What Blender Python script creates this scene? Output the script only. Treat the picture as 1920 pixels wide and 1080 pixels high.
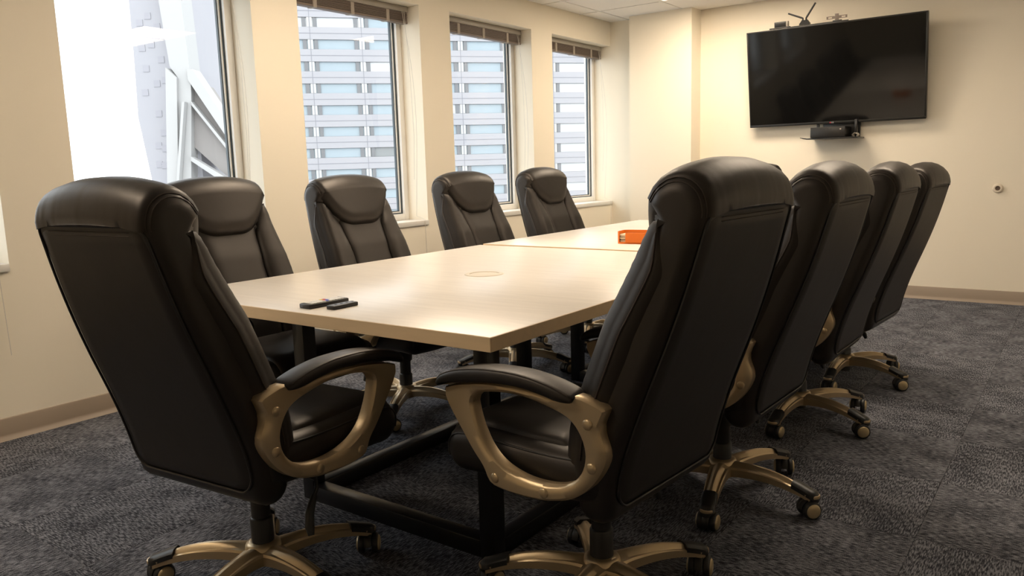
import bpy, bmesh, math, random
import numpy as np
from mathutils import Matrix, Vector

random.seed(7)
for o in list(bpy.data.objects):
    bpy.data.objects.remove(o, do_unlink=True)
scene = bpy.context.scene
COL = scene.collection
PI = math.pi

# ------------------------------------------------------------------ camera
CAM_H = 1.145
YAW, PITCH, ROLL = 0.63637748, 0.15242902, 0.02927176
cam_data = bpy.data.cameras.new('camera')
cam_data.sensor_width = 36.0
cam_data.lens = 1472.17 / 1920.0 * 36.0
cam_data.clip_start = 0.05
cam_data.clip_end = 1000
cam = bpy.data.objects.new('camera', cam_data)
COL.objects.link(cam)
fwd = Vector((-math.sin(YAW) * math.cos(PITCH), math.cos(YAW) * math.cos(PITCH), -math.sin(PITCH)))
right0 = Vector((math.cos(YAW), math.sin(YAW), 0))
up0 = right0.cross(fwd)
right = right0 * math.cos(ROLL) - up0 * math.sin(ROLL)
up = right.cross(fwd)
M3 = Matrix((right, up, -fwd)).transposed()
cam.matrix_world = Matrix.Translation((0, 0, CAM_H)) @ M3.to_4x4()
scene.camera = cam

# ------------------------------------------------------------------ world, sun, exposure
world = bpy.data.worlds.new('overcast_sky')
scene.world = world
world.use_nodes = True
bg = world.node_tree.nodes['Background']
bg.inputs['Color'].default_value = (0.93, 0.97, 1.0, 1)
bg.inputs['Strength'].default_value = 1.6
sun_data = bpy.data.lights.new('hazy_sun', 'SUN')
sun_data.energy = 0.3
sun_data.angle = math.radians(12)
sun_data.color = (1.0, 0.97, 0.93)
sun = bpy.data.objects.new('hazy_sun', sun_data)
COL.objects.link(sun)
sun.rotation_euler = Vector((-0.62, 0.55, -0.56)).to_track_quat('-Z', 'Y').to_euler()
scene.view_settings.view_transform = 'Standard'
scene.view_settings.look = 'None'
scene.view_settings.gamma = 1.0
scene.view_settings.use_curve_mapping = False
scene.view_settings.exposure = 1.15
LAMP = 10.5
LAMP_COL = (1.0, 0.83, 0.635)

# ------------------------------------------------------------------ helpers
def mesh_obj(name, verts, faces, mat=None, parent=None, smooth=True, angle=35):
    me = bpy.data.meshes.new(name)
    me.from_pydata([tuple(map(float, v)) for v in verts], [], faces)
    me.update()
    return wrap(name, me, mat, parent, smooth, angle)

def wrap(name, me, mat, parent, smooth=True, angle=35):
    bm = bmesh.new(); bm.from_mesh(me)
    bmesh.ops.recalc_face_normals(bm, faces=bm.faces)
    bm.to_mesh(me); bm.free()
    if smooth:
        me.polygons.foreach_set('use_smooth', [True] * len(me.polygons))
        me.set_sharp_from_angle(angle=math.radians(angle))
    if mat is not None:
        me.materials.append(mat)
    o = bpy.data.objects.new(name, me)
    COL.objects.link(o)
    if parent is not None:
        o.parent = parent
    return o

class MB:
    """collects shapes, links them as one mesh"""
    def __init__(self): self.v = []; self.f = []
    def add(self, verts, faces):
        n = len(self.v); self.v += [tuple(p) for p in verts]
        self.f += [tuple(i + n for i in f) for f in faces]; return self
    def box(self, x0, x1, y0, y1, z0, z1):
        v = [(x, y, z) for z in (z0, z1) for y in (y0, y1) for x in (x0, x1)]
        return self.add(v, [(0, 2, 3, 1), (4, 5, 7, 6), (0, 1, 5, 4), (2, 6, 7, 3), (0, 4, 6, 2), (1, 3, 7, 5)])
    def bbox(self, x0, x1, y0, y1, z0, z1, b=0.004, seg=2):
        bm = bmesh.new()
        bmesh.ops.create_cube(bm, size=1)
        for v in bm.verts:
            v.co = ((x0 + x1) / 2 + v.co.x * (x1 - x0), (y0 + y1) / 2 + v.co.y * (y1 - y0), (z0 + z1) / 2 + v.co.z * (z1 - z0))
        bmesh.ops.bevel(bm, geom=list(bm.edges), offset=b, segments=seg, affect='EDGES', profile=0.5)
        return self.bm(bm)
    def bm(self, bm):
        bm.verts.ensure_lookup_table(); bm.verts.index_update()
        self.add([v.co[:] for v in bm.verts], [[v.index for v in f.verts] for f in bm.faces]); bm.free(); return self
    def prism(self, pts, d0, d1, fn=lambda a, b, d: (a, b, d), bevel=0, seg=2):
        bm = bmesh.new()
        lo = [bm.verts.new(fn(a, b, d0)) for a, b in pts]
        hi = [bm.verts.new(fn(a, b, d1)) for a, b in pts]
        f0 = bm.faces.new(lo[::-1]); f1 = bm.faces.new(hi)
        n = len(pts)
        for i in range(n): bm.faces.new((lo[i], lo[(i + 1) % n], hi[(i + 1) % n], hi[i]))
        if bevel:
            bmesh.ops.bevel(bm, geom=list(set(f0.edges) | set(f1.edges)), offset=bevel, segments=seg, affect='EDGES', profile=0.5)
        return self.bm(bm)
    def tube(self, path, r, seg=8, closed=False):
        P = [Vector(p) for p in path]; n = len(P); rings = []
        rr = r if isinstance(r, (list, tuple)) else [r] * n
        prev = None
        for i in range(n):
            if closed: t = (P[(i + 1) % n] - P[i - 1])
            else: t = P[min(i + 1, n - 1)] - P[max(i - 1, 0)]
            t = t.normalized() if t.length > 1e-9 else Vector((0, 0, 1))
            if prev is None:
                a = Vector((0, 0, 1)) if abs(t.z) < .9 else Vector((1, 0, 0))
                u = t.cross(a).normalized()
            else:
                u = (prev - t * prev.dot(t)).normalized()
            prev = u; w = t.cross(u)
            rings.append([P[i] + (u * math.cos(2 * PI * k / seg) + w * math.sin(2 * PI * k / seg)) * rr[i] for k in range(seg)])
        return self.loft(rings, closed_path=closed)
    def loft(self, rings, closed_path=False, caps=True):
        m = len(rings[0]); n = len(rings); v = [p for r in rings for p in r]; f = []
        for i in range(n if closed_path else n - 1):
            j = (i + 1) % n
            for k in range(m):
                l = (k + 1) % m
                f.append((i * m + k, i * m + l, j * m + l, j * m + k))
        if caps and not closed_path:
            f.append(tuple(range(m))[::-1]); f.append(tuple(range((n - 1) * m, n * m)))
        return self.add(v, f)
    def grid(self, rows):
        m = len(rows[0]); n = len(rows)
        return self.add([p for r in rows for p in r],
                        [(i * m + k, i * m + k + 1, (i + 1) * m + k + 1, (i + 1) * m + k) for i in range(n - 1) for k in range(m - 1)])
    def lathe(self, prof, seg=24, fn=lambda x, y, z: (x, y, z)):
        rings = [[fn(r * math.cos(2 * PI * k / seg), r * math.sin(2 * PI * k / seg), z) for k in range(seg)] for r, z in prof]
        return self.loft(rings)
    def build(self, name, mat, parent=None, smooth=True, angle=35):
        return mesh_obj(name, self.v, self.f, mat, parent, smooth, angle)

def empty(name, loc=(0, 0, 0), rz=0):
    o = bpy.data.objects.new(name, None); COL.objects.link(o)
    o.location = loc; o.rotation_euler = (0, 0, rz); o.empty_display_size = 0.1
    return o

def tag(o, label=None, cat=None, group=None, kind=None):
    if label: o['label'] = label
    if cat: o['category'] = cat
    if group: o['group'] = group
    if kind: o['kind'] = kind
    return o

def copy_tree(o, parent=None):
    c = o.copy(); COL.objects.link(c)
    if parent is not None: c.parent = parent
    for ch in list(o.children): copy_tree(ch, c)
    return c

# ------------------------------------------------------------------ materials
def mat(name, col, rough=0.5, metal=0.0, spec=0.5, bump=None, vary=None, coat=0.0, tint=None):
    m = bpy.data.materials.new(name); m.use_nodes = True
    nt = m.node_tree; b = nt.nodes['Principled BSDF']
    b.inputs['Base Color'].default_value = (*col, 1)
    b.inputs['Roughness'].default_value = rough
    b.inputs['Metallic'].default_value = metal
    b.inputs['Specular IOR Level'].default_value = spec
    b.inputs['Coat Weight'].default_value = coat
    if tint: b.inputs['Specular Tint'].default_value = (*tint, 1)
    tc = nt.nodes.new('ShaderNodeTexCoord')
    if vary:
        sc, amt = vary
        n = nt.nodes.new('ShaderNodeTexNoise'); n.inputs['Scale'].default_value = sc; n.inputs['Detail'].default_value = 4
        nt.links.new(tc.outputs['Object'], n.inputs['Vector'])
        r = nt.nodes.new('ShaderNodeMapRange')
        r.inputs['To Min'].default_value = 1 - amt; r.inputs['To Max'].default_value = 1 + amt
        nt.links.new(n.outputs['Fac'], r.inputs['Value'])
        mx = nt.nodes.new('ShaderNodeMix'); mx.data_type = 'RGBA'; mx.blend_type = 'MULTIPLY'
        mx.inputs['Factor'].default_value = 1
        mx.inputs['A'].default_value = (*col, 1)
        nt.links.new(r.outputs['Result'], mx.inputs['B'])
        nt.links.new(mx.outputs['Result'], b.inputs['Base Color'])
    if bump:
        prev = None
        for sc, st, ds in bump:
            n = nt.nodes.new('ShaderNodeTexNoise'); n.inputs['Scale'].default_value = sc; n.inputs['Detail'].default_value = 3
            nt.links.new(tc.outputs['Object'], n.inputs['Vector'])
            bp = nt.nodes.new('ShaderNodeBump'); bp.inputs['Strength'].default_value = st; bp.inputs['Distance'].default_value = ds
            nt.links.new(n.outputs['Fac'], bp.inputs['Height'])
            if prev: nt.links.new(prev.outputs['Normal'], bp.inputs['Normal'])
            prev = bp
        nt.links.new(prev.outputs['Normal'], b.inputs['Normal'])
    return m

M = {}
M['wall'] = mat('cream_paint', (0.84, 0.77, 0.64), 0.75, spec=0.3, bump=[(180, 0.08, 0.002)])
M['trimwhite'] = mat('white_window_frame', (0.82, 0.80, 0.76), 0.4)
M['sill'] = mat('sill_grey_laminate', (0.70, 0.68, 0.64), 0.45)
M['base'] = mat('taupe_vinyl', (0.30, 0.235, 0.18), 0.5)
M['gasket'] = mat('dark_gasket', (0.03, 0.045, 0.055), 0.4)
M['tile'] = mat('ceiling_tile', (0.80, 0.77, 0.72), 0.9, bump=[(260, 0.25, 0.002)])
M['grid'] = mat('ceiling_grid_bar', (0.74, 0.71, 0.66), 0.5)
M['plenum'] = mat('ceiling_void', (0.3, 0.29, 0.27), 0.9)
M['leather'] = mat('black_leather', (0.011, 0.0095, 0.0085), 0.44, spec=0.5, tint=(1, .90, .82), bump=[(420, 0.12, 0.0006), (22, 0.10, 0.006)])
M['leather2'] = mat('black_leather_panel', (0.011, 0.0095, 0.0085), 0.49, spec=0.45, tint=(1, .90, .82), bump=[(420, 0.12, 0.0006), (9, 0.12, 0.01)])
M['piping'] = mat('black_piping', (0.012, 0.010, 0.009), 0.4)
M['stitch'] = mat('brown_stitching', (0.05, 0.036, 0.028), 0.7)
M['gold'] = mat('champagne_metal', (0.53, 0.41, 0.255), 0.34, metal=0.65, bump=[(500, 0.05, 0.0004)])
M['goldcap'] = mat('champagne_cap', (0.50, 0.40, 0.24), 0.4, metal=0.5)
M['plastic'] = mat('black_plastic', (0.012, 0.012, 0.012), 0.42)
M['rubber'] = mat('black_wheel', (0.014, 0.014, 0.015), 0.5)
M['steel'] = mat('black_steel', (0.008, 0.008, 0.009), 0.3)
M['tv'] = mat('black_tv_bezel', (0.010, 0.0095, 0.009), 0.35)
M['screen'] = mat('black_screen', (0.004, 0.004, 0.004), 0.07, spec=0.3)
M['orange'] = mat('orange_plastic', (0.80, 0.18, 0.012), 0.4)
M['coaster'] = mat('pale_cork', (0.62, 0.48, 0.32), 0.7, vary=(60, 0.15))
M['cord'] = mat('pale_cord', (0.66, 0.62, 0.56), 0.6)
M['slat'] = mat('brown_blind', (0.17, 0.13, 0.105), 0.5)
M['rail'] = mat('blind_headrail', (0.30, 0.27, 0.23), 0.45)
M['tape'] = mat('blind_tape', (0.36, 0.31, 0.26), 0.7)
M['remote'] = mat('dark_remote', (0.02, 0.018, 0.02), 0.4)
M['remotegrey'] = mat('grey_remote_face', (0.09, 0.09, 0.11), 0.35)
M['btnwhite'] = mat('white_button', (0.75, 0.74, 0.72), 0.5)
M['btnred'] = mat('red_button', (0.55, 0.06, 0.05), 0.5)
M['btnblue'] = mat('blue_button', (0.06, 0.1, 0.5), 0.5)
M['btnyellow'] = mat('yellow_button', (0.65, 0.5, 0.08), 0.5)
M['grommet'] = mat('cream_plastic', (0.70, 0.62, 0.50), 0.35)
M['white'] = mat('white_mark', (0.8, 0.8, 0.8), 0.5)
M['red'] = mat('red_mark', (0.5, 0.02, 0.06), 0.5)
M['bumper'] = mat('cream_bumper', (0.72, 0.64, 0.52), 0.4)
M['darkhole'] = mat('brown_hole', (0.12, 0.08, 0.06), 0.6)
M['concrete'] = mat('tower_panel', (0.274, 0.270, 0.290), 0.8, vary=(0.12, 0.06))
M['spandrel'] = mat('tower_spandrel', (0.310, 0.306, 0.323), 0.8, vary=(0.25, 0.05))
M['joint'] = mat('tower_joint', (0.203, 0.203, 0.225), 0.8)
M['pier'] = mat('tower_white_pier', (0.411, 0.407, 0.399), 0.7)
M['slit'] = mat('tower_dark_slit', (0.137, 0.140, 0.148), 0.4)
M['towerglass'] = mat('tower_blue_glass', (0.275, 0.328, 0.362), 0.3, spec=0.3, vary=(0.3, 0.08))
M['towerglass_glare'] = mat('tower_glare_glass', (0.442, 0.455, 0.463), 0.3, spec=0.8, vary=(0.3, 0.05))  # bright reflection painted into the pane colour
M['towerglass3'] = mat('tower_grey_glass', (0.203, 0.214, 0.217), 0.3, spec=0.3)
M['brace'] = mat('white_brace', (0.356, 0.353, 0.350), 0.7)
M['infill'] = mat('taupe_cladding', (0.228, 0.213, 0.205), 0.8)
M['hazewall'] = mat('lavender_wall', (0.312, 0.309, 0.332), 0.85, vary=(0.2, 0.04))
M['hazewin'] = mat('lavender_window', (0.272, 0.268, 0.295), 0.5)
M['ground'] = mat('city_ground', (0.35, 0.35, 0.35), 0.9)

def wood(name, col, rough, amt, coat=0.0):
    m = bpy.data.materials.new(name); m.use_nodes = True
    nt = m.node_tree; b = nt.nodes['Principled BSDF']
    tc = nt.nodes.new('ShaderNodeTexCoord'); mp = nt.nodes.new('ShaderNodeMapping')
    mp.inputs['Scale'].default_value = (1.2, 14, 14)
    n = nt.nodes.new('ShaderNodeTexNoise'); n.inputs['Scale'].default_value = 3; n.inputs['Detail'].default_value = 8; n.inputs['Distortion'].default_value = 0.6
    r = nt.nodes.new('ShaderNodeMapRange'); r.inputs['From Min'].default_value = .3; r.inputs['From Max'].default_value = .7
    r.inputs['To Min'].default_value = 1 - amt; r.inputs['To Max'].default_value = 1 + amt * .5
    mx = nt.nodes.new('ShaderNodeMix'); mx.data_type = 'RGBA'; mx.blend_type = 'MULTIPLY'; mx.inputs['Factor'].default_value = 1
    mx.inputs['A'].default_value = (*col, 1)
    L = nt.links.new
    L(tc.outputs['Object'], mp.inputs['Vector']); L(mp.outputs['Vector'], n.inputs['Vector']); L(n.outputs['Fac'], r.inputs['Value'])
    L(r.outputs['Result'], mx.inputs['B']); L(mx.outputs['Result'], b.inputs['Base Color'])
    b.inputs['Roughness'].default_value = rough
    b.inputs['Coat Weight'].default_value = coat; b.inputs['Coat Roughness'].default_value = 0.15
    return m
M['top'] = wood('pale_maple_laminate', (0.755, 0.70, 0.63), 0.30, 0.07)
M['edge'] = wood('maple_edge_band', (0.80, 0.60, 0.37), 0.4, 0.05)

def carpet():
    m = bpy.data.materials.new('grey_loop_carpet'); m.use_nodes = True
    nt = m.node_tree; b = nt.nodes['Principled BSDF']; N = nt.nodes.new; L = nt.links.new
    tc = N('ShaderNodeTexCoord'); oi = N('ShaderNodeObjectInfo')
    add = N('ShaderNodeVectorMath'); add.operation = 'ADD'
    sc = N('ShaderNodeVectorMath'); sc.operation = 'SCALE'; sc.inputs['Scale'].default_value = 37.0
    comb = N('ShaderNodeCombineXYZ')
    L(oi.outputs['Random'], comb.inputs['X']); L(oi.outputs['Random'], comb.inputs['Y'])
    L(comb.outputs['Vector'], sc.inputs[0]); L(tc.outputs['Object'], add.inputs[0]); L(sc.outputs['Vector'], add.inputs[1])
    # ribs (rows of loops)
    mp = N('ShaderNodeMapping'); mp.inputs['Scale'].default_value = (250, 42, 1)
    n1 = N('ShaderNodeTexNoise'); n1.inputs['Scale'].default_value = 1; n1.inputs['Detail'].default_value = 2
    L(add.outputs['Vector'], mp.inputs['Vector']); L(mp.outputs['Vector'], n1.inputs['Vector'])
    # fine loops
    n2 = N('ShaderNodeTexNoise'); n2.inputs['Scale'].default_value = 480; n2.inputs['Detail'].default_value = 2
    L(add.outputs['Vector'], n2.inputs['Vector'])
    n3 = N('ShaderNodeTexNoise'); n3.inputs['Scale'].default_value = 7; n3.inputs['Detail'].default_value = 3
    L(add.outputs['Vector'], n3.inputs['Vector'])
    a1 = N('ShaderNodeMath'); a1.operation = 'MULTIPLY_ADD'; a1.inputs[1].default_value = 0.9
    L(n1.outputs['Fac'], a1.inputs[0])
    a2 = N('ShaderNodeMath'); a2.operation = 'MULTIPLY'; a2.inputs[1].default_value = 0.6; L(n2.outputs['Fac'], a2.inputs[0]); L(a2.outputs['Value'], a1.inputs[2])
    a3 = N('ShaderNodeMath'); a3.operation = 'MULTIPLY_ADD'; a3.inputs[1].default_value = 0.3; L(n3.outputs['Fac'], a3.inputs[0]); L(a1.outputs['Value'], a3.inputs[2])
    cr = N('ShaderNodeValToRGB')
    e = cr.color_ramp.elements
    e[0].position = 0.72; e[0].color = (0.018, 0.0195, 0.026, 1)
    e[1].position = 1.10 if False else 1.0; e[1].color = (0.23, 0.235, 0.265, 1)
    mid = e.new(0.88); mid.color = (0.052, 0.055, 0.067, 1)
    L(a3.outputs['Value'], cr.inputs['Fac']); L(cr.outputs['Color'], b.inputs['Base Color'])
    b.inputs['Roughness'].default_value = 0.95; b.inputs['Specular IOR Level'].default_value = 0.15
    bp = N('ShaderNodeBump'); bp.inputs['Strength'].default_value = 0.6; bp.inputs['Distance'].default_value = 0.004
    L(a1.outputs['Value'], bp.inputs['Height']); L(bp.outputs['Normal'], b.inputs['Normal'])
    return m
M['carpet'] = carpet()

def pane_glass():
    m = bpy.data.materials.new('clear_pane'); m.use_nodes = True
    nt = m.node_tree; nt.nodes.remove(nt.nodes['Principled BSDF'])
    out = nt.nodes['Material Output']
    t = nt.nodes.new('ShaderNodeBsdfTransparent'); t.inputs['Color'].default_value = (0.95, 0.97, 0.97, 1)
    g = nt.nodes.new('ShaderNodeBsdfGlossy'); g.inputs['Roughness'].default_value = 0.0
    f = nt.nodes.new('ShaderNodeFresnel'); f.inputs['IOR'].default_value = 1.5
    mx = nt.nodes.new('ShaderNodeMixShader')
    nt.links.new(f.outputs['Fac'], mx.inputs['Fac']); nt.links.new(t.outputs['BSDF'], mx.inputs[1]); nt.links.new(g.outputs['BSDF'], mx.inputs[2])
    nt.links.new(mx.outputs['Shader'], out.inputs['Surface'])
    return m
M['glass'] = pane_glass()

def emit(name, col, s):
    m = bpy.data.materials.new(name); m.use_nodes = True
    b = m.node_tree.nodes['Principled BSDF']
    b.inputs['Base Color'].default_value = (0.8, 0.8, 0.8, 1)
    b.inputs['Emission Color'].default_value = (*col, 1); b.inputs['Emission Strength'].default_value = s
    return m
M['lamp'] = emit('lamp_diffuser', LAMP_COL, LAMP)
M['lamp_added'] = emit('lamp_diffuser_added', LAMP_COL, LAMP * 0.65)  # weaker diffuser for the added unseen panel

# ------------------------------------------------------------------ room shell
XL, YF, YRET, HC = -3.862, 7.005, 6.945, 2.495
XR, YB = 1.9, -2.0
HT = HC + .03                   # walls run up past the hung ceiling
XO = -4.16                      # outer face of the window wall
WIN = [(0.41, 1.47), (1.79, 2.845), (3.17, 4.23), (4.555, 5.60), (5.915, 6.945)]
SILL_T, SILL_B, HEAD = 0.787, 0.752, 2.28

def struct(o): o['kind'] = 'structure'; return o

# floor: slab and quarter-turned carpet tiles
fl = struct(MB().box(XO, XR, YB, YF + .1, -0.10, -0.006).build('floor', M['plenum'], smooth=False))
TS = 0.5
tile_me = None
x = XL
i = 0
while x < XR - 0.01:
    y = YF - TS; j = 0
    while y > YB - TS:
        if tile_me is None:
            o = MB().bbox(-TS / 2 + .0004, TS / 2 - .0004, -TS / 2 + .0004, TS / 2 - .0004, -0.006, 0, b=0.0015, seg=1).build('carpet_tile', M['carpet'], fl, smooth=False)
            tile_me = o.data
        else:
            o = bpy.data.objects.new('carpet_tile', tile_me); COL.objects.link(o); o.parent = fl
        o.location = (x + TS / 2, y + TS / 2, 0)
        o.rotation_euler = (0, 0, PI / 2 * ((i + j) % 2))
        y -= TS; j += 1
    x += TS; i += 1

# window wall
w = MB()
w.box(XO, XL, YB, YRET, 0, SILL_B)
w.box(XO, XL, YB, YRET, HEAD, HT)
edges = [YB] + [e for a in WIN for e in a] + [YRET]
for k in range(0, len(edges), 2):
    if edges[k + 1] - edges[k] > 0.01: w.box(XO, XL, edges[k], edges[k + 1], SILL_B, HEAD)
struct(w.build('wall_left', M['wall'], smooth=False))
struct(MB().box(XO, -2.96, YRET, YF + .1, 0, HT).box(-3.578, -2.96, 6.80, YRET, 0, HT).build('wall_corner', M['wall'], smooth=False))
struct(MB().box(-2.96, XR, YF, YF + .1, 0, HT).build('wall_far', M['wall'], smooth=False))
struct(MB().box(XR, XR + .1, YB, YF + .1, 0, HT).build('wall_right', M['wall'], smooth=False))
struct(MB().box(XO, XR + .1, YB - .1, YB, 0, HT).build('wall_back', M['wall'], smooth=False))

# ceiling: suspended tiles in a grid
ce = struct(MB().box(XO, XR + .1, YB - .1, YF + .1, HC + .03, HC + .12).build('ceiling', M['plenum'], smooth=False))
GX0, GY0, GP = -3.66, 6.385, 0.602
gx = [XL] + [v for v in (GX0 + k * GP for k in range(12)) if v < XR - .05] + [XR]
gy = [YB] + sorted(v for v in (GY0 - k * GP * 1.0133 for k in range(16)) if v > YB + .05) + [YF]
LIGHTS = [(2, 4), (4, 7)]
lights = []                       # (ix range, iy) resolved below
def cell(v, g): return max(k for k in range(len(g)) if g[k] <= v)
LIGHT_POS = [(-0.65, 4.25), (-2.45, 6.08), (-2.45, 3.03), (-2.45, -0.02)]  # last panel is unseen, added on the row spacing to brighten the near-left wall
skip = set()
for (lx, ly) in LIGHT_POS:
    cx = cell(lx - .3, gx); cy = cell(ly, gy)
    skip.add((cx, cy)); skip.add((cx + 1, cy)); lights.append((gx[cx], gx[cx + 2], gy[cy], gy[cy + 1]))
tcache = {}
for a in range(len(gx) - 1):
    for b in range(len(gy) - 1):
        if (a, b) in skip: continue
        sx, sy = gx[a + 1] - gx[a], gy[b + 1] - gy[b]
        key = (round(sx, 3), round(sy, 3))
        if key not in tcache:
            o = MB().bbox(-sx / 2 + .006, sx / 2 - .006, -sy / 2 + .006, sy / 2 - .006, .004, .02, b=.003, seg=1).build('ceiling_tile', M['tile'], ce, smooth=False)
            tcache[key] = o.data
        else:
            o = bpy.data.objects.new('ceiling_tile', tcache[key]); COL.objects.link(o); o.parent = ce
        o.location = ((gx[a] + gx[a + 1]) / 2, (gy[b] + gy[b + 1]) / 2, HC)
for a in gx[1:-1]:
    MB().box(a - .011, a + .011, YB, YF, HC, HC + .03).build('grid_bar', M['grid'], ce, smooth=False)
for b in gy[1:-1]:
    MB().box(XL, XR, b - .011, b + .011, HC + .0006, HC + .0295).build('grid_bar', M['grid'], ce, smooth=False)

# ceiling lights
LL = ['warm ceiling light panel mirrored in the middle of the window with open sky', 'warm ceiling light panel near the television wall, mirrored in the window beside the sky window',
      'warm ceiling light panel over window-side chairs, mirrored at the sky window top edge', 'unseen warm ceiling light panel added to brighten the wall by the left foreground chair', 'warm ceiling light panel above the photographer']
for (x0, x1, y0, y1), lb in zip(lights, LL):
    t = empty('ceiling_light', ((x0 + x1) / 2, (y0 + y1) / 2, HC)); hx, hy = (x1 - x0) / 2 - .013, (y1 - y0) / 2 - .013
    f = MB()
    f.box(-hx, hx, -hy, -hy + .03, 0, .025).box(-hx, hx, hy - .03, hy, 0, .025).box(-hx, -hx + .03, -hy + .03, hy - .03, 0, .025).box(hx - .03, hx, -hy + .03, hy - .03, 0, .025)
    f.build('frame', M['grid'], t, smooth=False)
    MB().box(-hx + .03, hx - .03, -hy + .03, hy - .03, .008, .02).build('diffuser', M['lamp_added' if y0 < 1 else 'lamp'], t, smooth=False)
    tag(t, lb, 'ceiling light', 'recessed ceiling light panels')

# baseboards (cove profile)
prof = [(0, 0), (.022, 0), (.018, .006), (.009, .016), (.006, .026), (.006, .097), (.004, .1), (0, .1)]
struct(MB().prism(prof, YB, YRET, fn=lambda a, b, d: (XL + a, d, b)).build('baseboard_left', M['base'], angle=60))
struct(MB().prism(prof, -2.96, XR, fn=lambda a, b, d: (d, YF - a, b)).build('baseboard_far', M['base'], angle=60))
struct(MB().prism(prof, XL, -3.578, fn=lambda a, b, d: (d, YRET - a, b)).prism(prof, -3.578, -2.96, fn=lambda a, b, d: (d, 6.80 - a, b))
       .prism(prof, 6.80, YF, fn=lambda a, b, d: (-2.96 + a, d, b)).build('baseboard_corner', M['base'], angle=60))
struct(MB().prism(prof, YB, YF, fn=lambda a, b, d: (XR - a, d, b)).build('baseboard_right', M['base'], angle=60))

# windows, sills
XG = -4.09
for k, (y0, y1) in enumerate(WIN):
    n = k + 1
    root = struct(empty('window_%d' % n, (XG, (y0 + y1) / 2, SILL_T)))
    hw = (y1 - y0) / 2; hh = HEAD - SILL_T
    f = MB(); fw = .045
    f.bbox(-.03, .045, -hw, -hw + fw, 0, hh, b=.004).bbox(-.03, .045, hw - fw, hw, 0, hh, b=.004)
    f.bbox(-.03, .045, -hw + fw, hw - fw, 0, fw, b=.004).bbox(-.03, .045, -hw + fw, hw - fw, hh - fw, hh, b=.004)
    f.build('window_frame', M['trimwhite'], root)
    g = MB(); q = fw
    for (d, xx) in ((.008, .022), ):
        g.box(-.012, xx, -hw + q, -hw + q + d, q, hh - q).box(-.012, xx, hw - q - d, hw - q, q, hh - q)
        g.box(-.012, xx, -hw + q + d, hw - q - d, q, q + d).box(-.012, xx, -hw + q + d, hw - q - d, hh - q - d, hh - q)
    g.build('gasket', M['gasket'], root, smooth=False)
    s = MB(); q = fw + .008; d = .010
    s.box(-.012, .014, -hw + q, -hw + q + d, q, hh - q).box(-.012, .014, hw - q - d, hw - q, q, hh - q)
    s.box(-.012, .014, -hw + q + d, hw - q - d, q, q + d).box(-.012, .014, -hw + q + d, hw - q - d, hh - q - d, hh - q)
    s.build('glazing_bead', M['trimwhite'], root, smooth=False)
    s2 = MB(); q = fw + .018; d = .006
    s2.box(-.012, .006, -hw + q, -hw + q + d, q, hh - q).box(-.012, .006, hw - q - d, hw - q, q, hh - q)
    s2.box(-.012, .006, -hw + q + d, hw - q - d, q, q + d).box(-.012, .006, -hw + q + d, hw - q - d, hh - q - d, hh - q)
    s2.build('spacer_bar', M['gasket'], root, smooth=False)
    mesh_obj('pane', [(0, -hw + fw, fw), (0, hw - fw, fw), (0, hw - fw, hh - fw), (0, -hw + fw, hh - fw)], [(0, 1, 2, 3)], M['glass'], root, smooth=False)
    struct(MB().bbox(XG - .03, XL + .012, y0 + .002 if k < 4 else y0 + .002, y1 - .002, SILL_B, SILL_T, b=.004).build('trim_%d' % n, M['sill']))

# raised blinds with cords
BL = ['raised blind at the window cut off by the left edge of the photo', 'raised blind with pale cord at the widest visible window showing open sky',
      'raised brown blind in the window behind the second chair from the left', 'raised brown blind in the window behind the third window-side chair',
      'raised brown blind in the far window next to the wall corner']
for k, (y0, y1) in enumerate(WIN):
    t = empty('window_blind', (-3.985, (y0 + y1) / 2, HEAD)); hw = (y1 - y0) / 2 - .012
    MB().bbox(-.028, .028, -hw, hw, -.042, -.002, b=.003).build('headrail', M['rail'], t)
    z = -.046
    sm = None
    for s in range(9):
        if sm is None:
            o = MB().box(-.026, .026, -hw + .004, hw - .004, -.0035, 0).build('slat', M['slat'], t, smooth=False); sm = o.data
        else:
            o = bpy.data.objects.new('slat', sm); COL.objects.link(o); o.parent = t
        o.location = (random.uniform(-.002, .002), 0, z); z -= .0062
    MB().bbox(-.026, .026, -hw + .002, hw - .002, z - .016, z, b=.003).build('bottom_rail', M['slat'], t)
    for yy in (-.6, 0.0, .62):
        MB().box(-.0285, .0295, yy * hw - .014, yy * hw + .014, z - .018, -.044).build('ladder_tape', M['tape'], t, smooth=False)
    # pull cord: hangs at the right end, then bows
    yc = hw - .06
    path = [(.03, yc, -.04)]
    for q in range(1, 15):
        u = q / 14
        path.append((.03 + .10 * math.sin(u * PI) * .5 + .06 * u, yc + .012 * math.sin(u * 5), -.04 - 1.42 * u))
    path += [(.118, yc + .02, -1.478), (.14, yc + .02, -1.487), (.1415, yc + .02, -1.56), (.138, yc + .03, -1.9)]
    MB().tube(path, .0016, seg=5).build('pull_cord', M['cord'], t)
    MB().tube([(.031, yc + .02, -.04), (.06, yc + .022, -.5), (.075, yc + .016, -.9), (.055, yc + .02, -1.2)], .0014, seg=5).build('tilt_cord', M['cord'], t)
    tag(t, BL[k], 'blind', 'raised blinds in the windows')

# ------------------------------------------------------------------ outside
struct(MB().box(-400, 60, -200, 500, -41, -40).build('ground', M['ground'], smooth=False))
U = Vector((0.629, 0.777, 0)).normalized(); NRM = Vector((U.y, -U.x, 0))
P0 = Vector((-110.884, 93.434, 0)); BAY = 8.8; FLH = 3.73; ZB = 0.85
tw = empty('office_tower', (P0.x, P0.y, -40)); tw.rotation_euler = (0, 0, math.atan2(U.y, U.x))
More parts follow.
